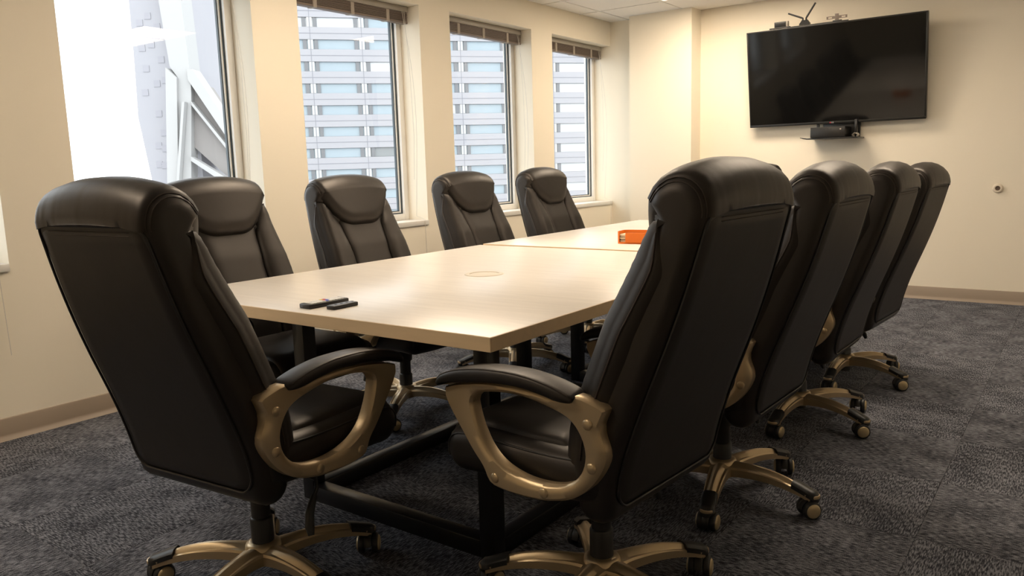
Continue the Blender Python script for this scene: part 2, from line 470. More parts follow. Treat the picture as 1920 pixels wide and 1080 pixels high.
# local: x along facade, -y towards the viewer, z up (from -40)
K0, K1 = -3, 9; F0, F1 = -4, 10
def Z(z): return z + 40
xa, xb = K0 * BAY + 1.5, K1 * BAY
MB().box(xa, xb, 0.6, 30, 0, Z(ZB + F1 * FLH + 4)).build('wall', M['concrete'], tw, smooth=False)
MB().box(xa, xb, 0, .6, 0, Z(ZB + F0 * FLH - FLH / 2)).build('plinth', M['concrete'], tw, smooth=False)
GHH = 0.80   # half height of the glass band
cache = {}
def inst(name, key, make, parent, loc):
    if key not in cache:
        o = make(); cache[key] = o.data; o.parent = parent
    else:
        o = bpy.data.objects.new(name, cache[key]); COL.objects.link(o); o.parent = parent
    o.location = loc; return o
for fl_ in range(F0, F1 + 1):
    zc = Z(ZB + fl_ * FLH)
    for k in range(K0, K1):
        x0 = k * BAY; lo = max(x0, xa)
        wd = x0 + BAY - lo
        zm = zc + FLH / 2
        inst('spandrel_panel', ('sp', round(wd, 2)), lambda: MB().box(.04, wd - .04, 0, .6, -FLH / 2 + GHH + .03, FLH / 2 - GHH - .03).build('spandrel_panel', M['spandrel'], tw, smooth=False), tw, (lo, 0, zm))
        r = random.random()
        gk = 'towerglass'
        if k in (-2, -3, 5) and r < .75: gk = 'towerglass_glare'
        elif k in (4,) and r < .3: gk = 'towerglass3'
        elif k == 1 and fl_ in (0, 1): gk = 'towerglass3' if fl_ == 1 else 'towerglass'
        elif r < .05: gk = 'towerglass_glare'
        inst('window', ('gl', gk, round(wd, 2)), lambda: MB().box(.2, wd - .2, .35, .6, -GHH, GHH).build('window', M[gk], tw, smooth=False), tw, (lo, 0, zc))
        if k > K0:
            inst('pier', 'pier', lambda: MB().box(-.45, .45, .05, .6, -GHH, GHH).build('pier', M['pier'], tw, smooth=False), tw, (x0, 0, zc))
            for s in (-1, 1):
                inst('slit', 'slit', lambda: MB().box(-.32, .32, .15, .5, -GHH, GHH).build('slit', M['slit'], tw, smooth=False), tw, (x0 + s * .95, 0, zc))
    inst('joint', 'hj', lambda: MB().box(xa, xb, .03, .1, -.05, .05).build('joint', M['joint'], tw, smooth=False), tw, (0, -.06, zc + FLH / 2))
for k in range(K0 + 1, K1):
    inst('joint', 'vj', lambda: MB().box(-.05, .05, -.02, .05, 0, Z(ZB + F1 * FLH + 2)).build('joint', M['joint'], tw, smooth=False), tw, (k * BAY, 0, 0))
tag(tw, 'pale office tower with bands of blue windows seen through the right-hand windows', 'building')

# nearer hazy tower with white bracing, seen in the second window from the left
FD = Vector((-0.5944, 0.8042, 0)); RT = Vector((0.8042, 0.5944, 0))
bt = empty('braced_tower', tuple(FD * 75 + Vector((0, 0, -40)))); bt.rotation_euler = (0, 0, math.atan2(RT.y, RT.x))
def pr(name, pts, d0, d1, m):
    return MB().prism(pts, d0, d1, fn=lambda a, b, d: (a, d, b + 40)).build(name, m, bt, smooth=False)
pr('wall', [(-35.0, 30), (-35.17, 12.23), (-35.32, 6.92), (-34.4, -.5), (-31, -30), (-30, -40), (-27, -40), (-29.6, 0), (-29.6, 11), (-30.5, 30)], 2, 14, M['hazewall'])
pr('mast', [(-31.9, 24), (-29.8, 24), (-29.6, 17.1), (-29.36, 10.36), (-29.42, 8.8), (-30.13, 1.02), (-33, -40), (-34.2, -40), (-31.27, 1.05), (-30.49, 10.23), (-31.2, 11.34), (-31.66, 17.17)], .4, 3, M['brace'])
pr('brace', [(-31.44, 11.19), (-30.49, 10.23), (-31.18, 1.05), (-34.4, -40), (-35.6, -40), (-32.24, 1.08)], 0, 2.2, M['brace'])
pr('brace', [(-29.46, 10.98), (-29.0, 11.0), (-26.0, 5.87), (-20, -4.5), (-20, -6.0), (-26.2, 4.5), (-29.47, 10.05)], 0, 2, M['brace'])
pr('thin_brace', [(-29.4, 8.09), (-26.19, 3.64), (-20, -5.0), (-20, -5.5), (-26.22, 3.24), (-29.43, 7.76)], .2, 1, M['brace'])
pr('thin_brace', [(-30.05, 8.03), (-29.81, 8.02), (-30.94, 1.04), (-37.3, -40), (-37.6, -40), (-31.18, 1.05)], -.4, .3, M['brace'])
pr('thin_brace', [(-29.86, 3.03), (-27.17, 1.26), (-20, -3.6), (-20, -4.2), (-27.4, .8), (-29.9, 2.63)], .1, 1, M['brace'])
pr('infill_panel', [(-29.32, 9.89), (-26.22, 4.76), (-22, -2.5), (-24, -.8), (-27.17, 1.26), (-29.86, 3.91)], 1.2, 6, M['infill'])
wm = None
for (a, b) in [(-34.3, 15.6), (-34.3, 13.3), (-33.4, 13.6), (-33.2, 10), (-32.4, 10.3), (-34.4, 9.2), (-33.3, 7.2), (-32.2, 7.0), (-33.0, 5.4), (-32.3, 5.5), (-33.6, 4.2), (-33.0, 3.9), (-32.6, 3.1), (-33.7, 2.4), (-33.2, 2.3), (-34.1, 11.4), (-32.7, 15.2), (-33.5, 16.2), (-32.6, 12.2)]:
    if wm is None:
        o = MB().box(-.3, .3, -.05, .4, -.3, .3).build('window', M['hazewin'], bt, smooth=False); wm = o.data
    else:
        o = bpy.data.objects.new('window', wm); COL.objects.link(o); o.parent = bt
    o.location = (a, 2, b + 40)
tag(bt, 'hazy lavender tower with white diagonal braces seen through the window with open sky', 'building')

# ------------------------------------------------------------------ conference tables
TX0, TX1 = -2.625, -1.149
def table(y0, y1, lbl, yl0, yl1, dz=0.0, dx=0.0):
    cx, cy = (TX0 + TX1) / 2, (y0 + y1) / 2
    t = empty('conference_table', (cx + dx, cy, 0)); hx, hy = (TX1 - TX0) / 2, (y1 - y0) / 2
    MB().bbox(-hx + .002, hx - .002, -hy + .002, hy - .002, .7035 + dz, .74 + dz, b=.0015).build('tabletop', M['top'], t)
    e = MB()
    e.bbox(-hx, hx, -hy, -hy + .0035, .702 + dz, .7393 + dz, b=.001, seg=1).bbox(-hx, hx, hy - .0035, hy, .702 + dz, .7393 + dz, b=.001, seg=1)
    e.bbox(-hx, -hx + .0035, -hy + .0035, hy - .0035, .702 + dz, .7393 + dz, b=.001, seg=1).bbox(hx - .0035, hx, -hy + .0035, hy - .0035, .702 + dz, .7393 + dz, b=.001, seg=1)
    e.build('edge_band', M['edge'], t)
    x0, x1 = -2.20 - cx - dx, -1.34 - cx - dx; a, b = yl0 - cy, yl1 - cy; s = .055
    for (lx, ly) in ((x0, a), (x1 - s, a), (x0, b - s), (x1 - s, b - s)):
        MB().bbox(lx, lx + s, ly, ly + s, .0, .70 + dz, b=.003).build('leg', M['steel'], t)
    for z0, nm in ((.0, 'foot_bar'), (.645, 'top_rail')):
        MB().bbox(x0 + s, x1 - s, a, a + s, z0, z0 + .055, b=.003).build(nm, M['steel'], t)
        MB().bbox(x0 + s, x1 - s, b - s, b, z0, z0 + .055, b=.003).build(nm, M['steel'], t)
        MB().bbox(x0, x0 + s, a + s, b - s, z0, z0 + .055, b=.003).build(nm, M['steel'], t)
        MB().bbox(x1 - s, x1, a + s, b - s, z0, z0 + .055, b=.003).build(nm, M['steel'], t)
    tag(t, lbl, 'table', 'two halves of the conference table')
    return t, cx, cy
t1, cx1, cy1 = table(1.460, 3.277, 'pale maple conference table half nearest the camera, carrying the remotes', 1.69, 3.05)
t2, cx2, cy2 = table(3.287, 5.105, 'pale maple conference table half farther away, carrying the orange holder', 3.49, 4.87, dz=.005, dx=.012)
# cable grommet, part of the near half
g = MB().lathe([(.058, .7401), (.058, .7425), (.064, .7432), (.074, .7428), (.077, .7402)], seg=40).build('grommet_ring', M['grommet'], t1)
g.location = (-1.874 - cx1, 2.358 - cy1, 0)
g = MB().lathe([(0.001, .7413), (.054, .7413), (.0565, .7401)], seg=40).build('grommet_cap', M['grommet'], t1)
g.location = (-1.874 - cx1, 2.358 - cy1, 0)

# remotes
def remote(name, loc, rz, L, W, H, body, face, lbl, kind):
    t = empty(name, loc, rz)
    MB().bbox(-W / 2, W / 2, -L / 2, L / 2, 0, H, b=.003).build('body', body, t)
    MB().bbox(-W / 2 + .003, W / 2 - .003, -L / 2 + .004, L / 2 - .004, H - .001, H + .0006, b=.0005, seg=1).build('face_plate', face, t)
    if kind == 'buttons':
        cols = ['btnwhite'] * 7 + ['btnred', 'btnblue', 'btnyellow']
        for r in range(11):
            for c in range(3):
                x = (c - 1) * W * .29; y = -L / 2 + .016 + r * (L - .03) / 10.5
                k = 'btnwhite'
                if r in (5, 6): k = ['btnred', 'btnblue', 'btnwhite'][c] if r == 6 else ['btnyellow', 'btnred', 'btnblue'][c]
                MB().bbox(x - W * .125, x + W * .125, y - .005, y + .005, H, H + .0024, b=.0008, seg=1).build('button', M[k], t)
    else:
        for r in range(4):
            MB().bbox(-.004, .004, -L / 2 + .02 + r * .022, -L / 2 + .026 + r * .022, H, H + .0018, b=.0007, seg=1).build('button', M['remote'], t)
    tag(t, lbl, 'remote')
remote('remote_control', (-1.895, 1.585, .74), math.radians(-3), .150, .052, .014, M['remote'], M['remote'], 'black remote control with rows of pale and coloured buttons on the table', 'buttons')
remote('remote_control', (-1.811, 1.583, .74), math.radians(0), .098, .034, .012, M['remote'], M['remotegrey'], 'short grey-faced remote control lying beside the many-buttoned one', 'plain')

# orange coaster holder: a rounded box open at one front corner, coasters inside
t = empty('coaster_holder', (-1.862, 3.60, .745), math.radians(8))
def rrect(hx, hy, r, n=6):
    p = []
    for cx_, cy_, a0 in ((hx - r, hy - r, 0), (-hx + r, hy - r, 90), (-hx + r, -hy + r, 180), (hx - r, -hy + r, 270)):
        for q in range(n + 1):
            a = math.radians(a0 + 90 * q / n); p.append((cx_ + r * math.cos(a), cy_ + r * math.sin(a)))
    return p
def wallstrip(pts, th, z0, z1):
    m = MB(); n = len(pts); rings = []
    for i_ in range(n):
        a_ = Vector(pts[max(i_ - 1, 0)]); b_ = Vector(pts[min(i_ + 1, n - 1)]); d_ = (b_ - a_).normalized(); nn = Vector((-d_.y, d_.x))
        p_ = Vector(pts[i_]); q_ = p_ + nn * th
        rings.append([(p_.x, p_.y, z0), (q_.x, q_.y, z0), (q_.x, q_.y, z1), (p_.x, p_.y, z1)])
    return m.loft(rings)
HXo, HYo = .085, .062
loop = rrect(HXo, HYo, .028)
# back/left/right wall: counter-clockwise, starting at the front right corner, ending at the left front corner
# order of loop: right-back corner, left-back corner, left-front corner, right-front corner
back = loop[0:21]
wallstrip(back[3:19], .004, 0, .062).build('back_wall', M['orange'], t)
front = loop[21:28] + loop[0:4]
wallstrip([(-.036, -HYo)] + front, .004, 0, .056).build('front_wall', M['orange'], t)
MB().prism(rrect(HXo, HYo, .028), 0, .008, bevel=.001, seg=1).build('bottom_tray', M['orange'], t)
tag(t, 'orange plastic coaster holder with a gap at its corner on the table', 'coaster holder')
CL_ = ['lowest pale square coaster inside the orange holder', 'middle pale coaster of the stack inside the orange holder', 'topmost pale coaster of the stack inside the orange holder']
for k in range(3):
    o = MB().prism(rrect(.075, .052, .012), 0, .011, bevel=.002, seg=1).build('coaster', M['coaster'])
    o.location = (-1.862 + random.uniform(-.002, .002), 3.60, .7532 + k * .0135); o.rotation_euler = (0, 0, math.radians(8 + random.uniform(-1.5, 1.5)))
    tag(o, CL_[k], 'coaster', 'coasters in the orange holder')

# ------------------------------------------------------------------ office chair
class Slab:
    """padded slab: a centre line in (y,z), half thickness, half width, rounded rims"""
    def __init__(s, pts, H, w, r, crown=0.0, wfun=None):
        P = np.array(pts, float)
        d = np.r_[0, np.cumsum(np.hypot(*np.diff(P, axis=0).T))]
        tt = np.linspace(0, d[-1], 200)
        k = min(5, len(pts) - 1)
        cy = np.polyfit(d, P[:, 0], k); cz = np.polyfit(d, P[:, 1], k)
        s.cy, s.cz, s.L = cy, cz, d[-1]
        s.dy, s.dz = np.polyder(cy), np.polyder(cz)
        s.H, s.w, s.r, s.crown, s.wfun = H, w, r, crown, wfun
    def inset(s, x):
        a = max(0, abs(x) - (s.w - s.r)) / s.r
        return s.r * (1 - math.sqrt(max(0, 1 - min(a, 1) ** 2)))
    def frame(s, t):
        y, z = np.polyval(s.cy, t), np.polyval(s.cz, t)
        ty, tz = np.polyval(s.dy, t), np.polyval(s.dz, t); l = math.hypot(ty, tz)
        return y, z, ty / l, tz / l
    def p(s, x, kind, v, off=0.0):
        tm = s.L - s.crown * (abs(x) / s.w) ** 2.5
        e = s.inset(x); d = s.H - e * min(1, s.H / s.r) + off
        if kind == 'f': t, a = v * tm, 0.0
        elif kind == 'r': t, a = v * tm, PI
        elif kind == 'cap': t, a = tm, v
        else: t, a = 0.0, -v
        y, z, ty, tz = s.frame(t)
        ny, nz = tz, -ty
        yy = y + d * (ny * math.cos(a) + ty * math.sin(a)); zz = z + d * (nz * math.cos(a) + tz * math.sin(a))
        ws = s.wfun(t / s.L, kind, v) if s.wfun else 1.0
        return (x * ws, yy, zz)
    def xs(s, n=26, lim=None):
        lim = lim or s.w
        return [lim * math.sin(PI / 2 * (-1 + 2 * k / n)) for k in range(n + 1)]
    def loop(s, nf=26, nc=8):
        L = [('f', k / nf) for k in range(nf)] + [('cap', PI * k / nc) for k in range(nc)] + [('r', 1 - k / nf) for k in range(nf)] + [('b', PI - PI * k / nc) for k in range(nc)]
        return L
    def body(s, n=26, off=lambda x, k, v: 0.0):
        m = MB(); lp = s.loop()
        m.loft([[s.p(x, k, v, off(x, k, v)) for k, v in lp] for x in s.xs(n)])
        return m
def ease(d, r):
    d = max(0.0, min(1.0, d / r)); return math.sqrt(1 - (1 - d) ** 2)

BACK = [(-.148, .394), (-.166, .49), (-.207, .62), (-.262, .76), (-.298, .865), (-.334, .985), (-.350, 1.042), (-.356, 1.070)]
def bw(t, kind, v):
    wv = 1.0 + .03 * max(0, min(1, (.5 - t) / .3)) - .12 * max(0, (t - .5) / .5) - .04 * max(0, (.16 - t) / .16) ** 2
    return wv
back = Slab(BACK, .051, .250, .034, crown=.024, wfun=bw)
def tz_of(z):   # parameter v on the centre line from height
    lo, hi = 0.0, back.L
    for _ in range(40):
        m_ = (lo + hi) / 2
        if back.frame(m_)[1] < z: lo = m_
        else: hi = m_
    return lo / back.L

def make_chair():
    ch = empty('office_chair')
    # ---- backrest
    HW = .232
    def zlow(x): return .885 + .150 * max(0, (min(1, abs(x) / HW) - .22) / .78) ** 2.1
    def front0(t): return .024 * max(0, min(1, t / .22)) * max(0, min(1, (.84 - t) / .24))
    def bulge(x, k, v):          # the head roll stands proud of the front
        if k == 'f':
            tm = 1 - back.crown / back.L * (abs(x) / back.w) ** 2.5
            t_ = v * tm
            return max(.048 * (1 - .35 * (x / back.w) ** 2) * ease((t_ - tz_of(zlow(x))) * back.L, .07), front0(t_))
        if k == 'cap': return .004 + (.048 * (1 - .35 * (x / back.w) ** 2) - .004) * max(0, 1 - v / (PI * .8))
        if k == 'r': return .004 * max(0, (v - .9) / .1)
        return 0.0
    b = back.body(40, bulge).build('backrest', M['leather'], ch, angle=60)
    # headrest cover: over the top from the front lower edge to the rear seam
    m = MB(); rows = []
    v_seam = tz_of(1.060)
    rw = random.Random(5); ph = [rw.uniform(0, 6) for _ in range(6)]
    def pucker(x): return sum(math.sin(x * f_ + p_) for f_, p_ in zip((70, 113, 161, 230), ph)) / 4
    for x in [HW * math.sin(PI / 2 * (-1 + 2 * k / 70)) for k in range(71)]:
        v0 = tz_of(zlow(x)); row = []
        tmx = 1 - back.crown / back.L * (abs(x) / back.w) ** 2.5
        dx = HW - abs(x)
        nF, nC, nR = 20, 12, 7
        for k in range(nF):
            v = v0 / tmx + (1 - v0 / tmx) * k / nF
            d1 = (v * tmx - v0) * back.L
            row.append(back.p(x, 'f', v, bulge(x, 'f', v) + .008 * ease(min(d1, dx), .03) - .003 * (1 - ease(min(d1, dx), .008))))
        for k in range(nC + 1):
            a = PI * k / nC
            row.append(back.p(x, 'cap', a, bulge(x, 'cap', a) + .008 * ease(dx, .03) - .003 * (1 - ease(dx, .008)) + .0008 * pucker(x) * max(0, a / PI - .35)))
        for k in range(1, nR + 1):
            vs = v_seam / tmx
            v = 1 - (1 - vs) * k / nR
            d1 = (v - vs) * tmx * back.L
            row.append(back.p(x, 'r', v, bulge(x, 'r', v) + .013 * ease(min(d1, dx), .014) - .001 + .0016 * pucker(x) * ease(d1, .02)))
        rows.append(row)
    hr = m.grid(rows).build('headrest', M['leather'], b, angle=80)
    # bolsters and centre panel on the front
    def xin(z):
        return float(np.interp(z, [.45, .75, .90, .98, 1.02, 1.045], [.118, .118, .140, .175, .208, .240]))
    for s in (-1, 1):
        rows = []
        for k in range(41):
            z = .455 + (1.045 - .455) * k / 40; v = tz_of(z); x0 = xin(z); x1 = .2495; row = []
            dz = min(1.045 - z, 9)
            for q in range(15):
                u = (1 - math.cos(PI * q / 14)) / 2
                x = x0 + (x1 - x0) * u; d = min(x - x0, (x1 - x) * 1.6 + .012)
                pf = .030 * ease(min(d, dz * .5), .065) - .006 * (1 - ease(min(d, x1 - x + .02), .01))
                pf += .0012 * math.sin(z * 210 + x * 40) * ease(d, .03) * (1 if z > .6 else .4)
                row.append(back.p(s * x, 'f', v, pf + front0(v)))
            # wrap onto the side
            e0 = back.p(s * x1, 'f', v, .020 + front0(v)); g_ = min(1, dz / .10)
            row.append((e0[0] + s * .008 * g_, e0[1] - .012 * g_, e0[2] - .006 * g_)); row.append((e0[0] + s * .009 * g_, e0[1] - .034 * g_, e0[2] - .014 * g_)); row.append((e0[0] - s * .004, e0[1] - .052 * g_, e0[2] - .02 * g_))
            rows.append(row)
        bo = MB().grid(rows).build('side_bolster', M['leather2'], b, angle=80)
        # stitched seam along the bolster
        pts = []
        for k in range(30):
            z = .50 + .52 * k / 29; v = tz_of(z)
            p = back.p(s * .2495, 'f', v, .020 + front0(v)); g_ = min(1, (1.045 - z) / .10); pts.append((p[0] + s * .0105 * g_, p[1] - .022 * g_, p[2] - .010 * g_))
        MB().tube(pts, .0016, seg=5).build('stitching', M['stitch'], b)
    rows = []
    for k in range(33):
        z = .455 + (.955 - .455) * k / 32; v = tz_of(z); xi = xin(z); row = []
        for q in range(17):
            x = -xi + 2 * xi * (1 - math.cos(PI * q / 16)) / 2; d = min(xi - abs(x), 1)
            row.append(back.p(x, 'f', v, front0(v) + .016 * ease(d, .05) - .004 * (1 - ease(d, .01))))
        rows.append(row)
    MB().grid(rows).build('front_panel', M['leather2'], b, angle=80)
    # rear panel with piping
    XP = .226
    def rear(x, z, off): return back.p(x, 'r', tz_of(z) / (1 - back.crown / back.L * (abs(x) / back.w) ** 2.5), off)
    zb, zt = .388, 1.062
    rows = []
    for k in range(37):
        z = zb + (zt - zb) * k / 36
        lim = XP
        c = .026
        if z > zt - c: lim = XP - c + math.sqrt(max(0, c * c - (z - (zt - c)) ** 2))
        c = .06
        if z < zb + c: lim = XP - c + math.sqrt(max(0, c * c - (zb + c - z) ** 2))
        row = []
        for q in range(21):
            x = -lim + 2 * lim * q / 20; d = min(lim - abs(x), zt - z, z - zb)
            row.append(rear(x, z, .007 * ease(d, .02) - .002 * (1 - ease(d, .006))))
        rows.append(row)
    MB().grid(rows).build('rear_panel', M['leather2'], b, angle=80)
    path = []
    c = .05
    for sx_, cz_, c, a0 in ((1, zt - .026, .026, 0), (-1, zt - .026, .026, 90), (-1, zb + .06, .06, 180), (1, zb + .06, .06, 270)):
        cx_ = sx_ * (XP - c)
        for q in range(9):
            a = math.radians(a0 + 90 * q / 8); path.append((cx_ + c * math.cos(a), cz_ + c * math.sin(a)))
    full = []
    for k in range(len(path)):
        p0, p1 = path[k], path[(k + 1) % len(path)]
        n = max(1, int(math.hypot(p1[0] - p0[0], p1[1] - p0[1]) / .03))
        for q in range(n): full.append((p0[0] + (p1[0] - p0[0]) * q / n, p0[1] + (p1[1] - p0[1]) * q / n))
    MB().tube([rear(x, z, .004) for x, z in full], .0034, seg=6, closed=True).build('piping', M['piping'], b)
    # double stitching: rear top edge and headrest ends
    for dz in (.012, .020):
        MB().tube([rear(-.17 + .34 * k / 20, zt - dz, .0072) for k in range(21)], .0011, seg=4).build('stitching', M['stitch'], b)
    for s in (-1, 1):
        for dxx, of in ((.0, .0008), (-.008, .0006)):
            pts = []
            xx = s * (.2325 - dxx)
            for k in range(8):
                v = tz_of(1.045) + (1 - tz_of(1.045)) * k / 8; pts.append(back.p(xx, 'f', v, bulge(xx, 'f', v) + of))
            for k in range(13):
                a = PI * k / 12; pts.append(back.p(xx, 'cap', a, bulge(xx, 'cap', a) + of))
            MB().tube(pts, .0013, seg=4).build('stitching', M['stitch'], b)
    # ---- seat
    SEAT = [(-.135, .448), (-.05, .440), (.05, .437), (.15, .438), (.22, .437), (.275, .430)]
    seat = Slab(SEAT, .062, .262, .05, crown=.02)
    # here 'f' faces down and 'r' faces up
    sb = seat.body(26).build('seat', M['leather'], ch, angle=60)
    rows = []
    for x in [.215 * math.sin(PI / 2 * (-1 + 2 * k / 22)) for k in range(23)]:
        row = []; dx = .215 - abs(x)
        for k in range(22):
            v = .18 + .80 * k / 21; d = min(dx, (v - .18) * seat.L, 9)
            row.append(seat.p(x, 'r', v, .020 * ease(d, .05) - .003 * (1 - ease(d, .01))))
        for a in (PI * .9, PI * .8, PI * .7, PI * .6):
            row.append(seat.p(x, 'cap', a, .020 * ease(dx, .05) * (a / PI - .45) / .55 - .003 * (1 - ease(dx, .01))))
        rows.append(row)
    MB().grid(rows).build('seat_cushion', M['leather2'], sb, angle=80)
    for s in (-1, 1):
        pts = [seat.p(s * .250, 'r', k / 20, .001) for k in range(21)] + [seat.p(s * .250, 'cap', PI - PI * .6 * k / 6, .001) for k in range(1, 7)]
        MB().tube(pts, .0026, seg=6).build('piping', M['piping'], sb)
    # ---- arms
    outer = [(.275, .621), (.258, .581), (.212, .527), (.170, .476), (.129, .44), (.113, .404), (.049, .396), (-.022, .395), (-.067, .398), (-.133, .412), (-.175, .437), (-.213, .476), (-.235, .519), (-.234, .547), (-.219, .575), (-.218, .6), (-.236, .630), (-.229, .638), (-.152, .660), (-.11, .640), (-.052, .651), (.008, .657), (.088, .654), (.173, .643)]
    inner = [(.170, .612), (.064, .630), (-.014, .628), (-.095, .610), (-.137, .595), (-.164, .562), (-.175, .525), (-.166, .485), (-.134, .455), (-.076, .440), (-.0, .441), (.071, .461), (.116, .490), (.152, .545)]
    sc_ = lambda P: [(.02 + (a_ - .02) * .905, b_) for a_, b_ in P]
    outer, inner = sc_(outer), sc_([((a_ + .01) * 1.03 - .01, .535 + (b_ - .535) * 1.06) for a_, b_ in inner])
    C0 = (-.02, .54)
    def hit(poly, a):
        dx_, dz_ = math.cos(a), math.sin(a); best = None
        for k in range(len(poly)):
            x1, z1 = poly[k]; x2, z2 = poly[(k + 1) % len(poly)]
            ex, ez = x2 - x1, z2 - z1; den = dx_ * ez - dz_ * ex
            if abs(den) < 1e-12: continue
            tt = ((x1 - C0[0]) * ez - (z1 - C0[1]) * ex) / den; uu = ((x1 - C0[0]) * dz_ - (z1 - C0[1]) * dx_) / den
            if tt > 0 and -1e-6 <= uu <= 1 + 1e-6 and (best is None or tt > best): best = tt
        return best
    def smooth(poly, keep):
        out = []
        n = len(poly)
        for k in range(n):
            p, c_, q = poly[k - 1], poly[k], poly[(k + 1) % n]
            if k in keep: out.append(c_)
            else:
                out.append(tuple(.25 * p[j] + .75 * c_[j] for j in (0, 1))); out.append(tuple(.75 * c_[j] + .25 * q[j] for j in (0, 1)))
        return out
    outer2 = smooth(smooth(outer, {0, 5, 16, 17, 18, 19}), set())
    inner2 = smooth(smooth(inner, set()), set())
    angs = sorted(set([round(2 * PI * k / 84, 5) for k in range(84)] + [round(math.atan2(p[1] - C0[1], p[0] - C0[0]) % (2 * PI), 5) for p in outer]))
    XA, XB = .274, .316
    def toe(y_): return .034 * max(0, min(1, (.06 - y_) / .29)) ** 1.2
    for s in (-1, 1):
        rings = []
        for a in angs:
            ro, ri = hit(outer2, a), hit(inner2, a)
            ri = min(ri, ro - .012)
            c_, sn = math.cos(a), math.sin(a); bv = min(.006, (ro - ri) * .3)
            # ridge: outer face proud in the middle
            prof_ = [(ri, XA + .006), (ri, XB - .010), (ri + bv, XB - .003), (ri + (ro - ri) * .45, XB), (ro - bv, XB - .001), (ro, XB - .007), (ro, XA + .006), (ro - bv, XA), (ri + bv, XA)]
            rings.append([(s * (xx - toe(C0[0] + rr * c_)), C0[0] + rr * c_, C0[1] + rr * sn) for rr, xx in prof_])
        fr = MB().loft(rings, closed_path=True).build('arm_frame', M['gold'], ch, angle=40)
        # bolts
        for (by, bz) in ((.081, .424), (-.056, .418), (-.178, .500), (-.170, .597)):
            bo = MB().lathe([(.0128, 0), (.0122, .0024), (.009, .0046), (.001, .0056)], seg=14, fn=lambda x_, y_, z_: (s * (XB - .0015 - toe(by) + z_), by + x_, bz + y_)).build('bolt', M['gold'], fr, angle=60)
        # pad
        top = [(.284, .634), (.262, .655), (.215, .672), (.161, .683), (.085, .6915), (0, .6915), (-.075, .682), (-.135, .666), (-.158, .652)]
        top = sc_(top)
        bot = [(.276, .622), (.255, .629), (.215, .638), (.161, .645), (.085, .655), (0, .658), (-.065, .650), (-.118, .640), (-.150, .640)]
        bot = sc_(bot)
        rings = []
        n = len(top)
        for k in range(n * 4 - 3):
            u = k / 4; i0 = min(int(u), n - 2); f_ = u - i0
            def cr_(L, j):
                p0, p1, p2, p3 = L[max(i0 - 1, 0)][j], L[i0][j], L[i0 + 1][j], L[min(i0 + 2, n - 1)][j]
                return .5 * (2 * p1 + (p2 - p0) * f_ + (2 * p0 - 5 * p1 + 4 * p2 - p3) * f_ ** 2 + (3 * p1 - p0 - 3 * p2 + p3) * f_ ** 3)
            ty_, tz_, by_, bz_ = cr_(top, 0), cr_(top, 1), cr_(bot, 0), cr_(bot, 1)
            endf = ease(min(k, n * 4 - 4 - k) + .6, 4.0)
            hw = .037 * (.72 + .28 * endf); xc = .297
            ring = []
            for q in range(16):
                a = 2 * PI * q / 16
                cx_ = math.copysign(abs(math.cos(a)) ** .45, math.cos(a)); cz_ = math.copysign(abs(math.sin(a)) ** .55, math.sin(a))
                w_ = (cz_ + 1) / 2
                ring.append((s * (xc - toe(by_) + hw * cx_), by_ + (ty_ - by_) * w_, bz_ + (tz_ - bz_) * w_))
            rings.append(ring)
        MB().loft(rings).build('arm_pad', M['leather'], fr, angle=70)
        seam = []
        for k in range(2, n * 4 - 5):
            r_ = rings[k]; p_ = max(r_, key=lambda v_: v_[2] * 1.0 + abs(v_[0]) * .35)
            seam.append((p_[0] + s * .0006, p_[1], p_[2] + .0004))
        MB().tube(seam, .0012, seg=4).build('stitching', M['stitch'], fr)
        # bracket joining the arm to the seat
        MB().bbox(min(s * .20, s * .285), max(s * .20, s * .285), -.05, .07, .386, .402, b=.003).build('bracket', M['plastic'], fr)
    # ---- mechanism, cylinder, lever
    MB().bbox(-.085, .085, -.11, .13, .332, .385, b=.012, seg=3).build('tilt_mechanism', M['plastic'], ch)
    MB().lathe([(.031, .085), (.031, .20), (.029, .204), (.026, .206), (.026, .262), (.034, .27), (.037, .34)], seg=28).build('gas_cylinder', M['plastic'], ch, angle=50)
    lv = MB().tube([(.06, .03, .345), (.16, .03, .343), (.195, .028, .338), (.205, .02, .32), (.207, .005, .30)], .0055, seg=8).build('lever', M['plastic'], ch)
    MB().tube([(.2065, .008, .304), (.209, -.005, .285), (.214, -.02, .262), (.224, -.032, .235), (.232, -.036, .215)], [.008, .0105, .012, .0125, .008], seg=10).build('paddle', M['plastic'], lv)
    # ---- five-star base
    MB().lathe([(.03, .066), (.044, .07), (.050, .085), (.052, .108), (.047, .124), (.037, .130), (.0315, .130)], seg=30).build('base_hub', M['gold'], ch, angle=50)
    RB = .315
    leg_me = cap_me = None
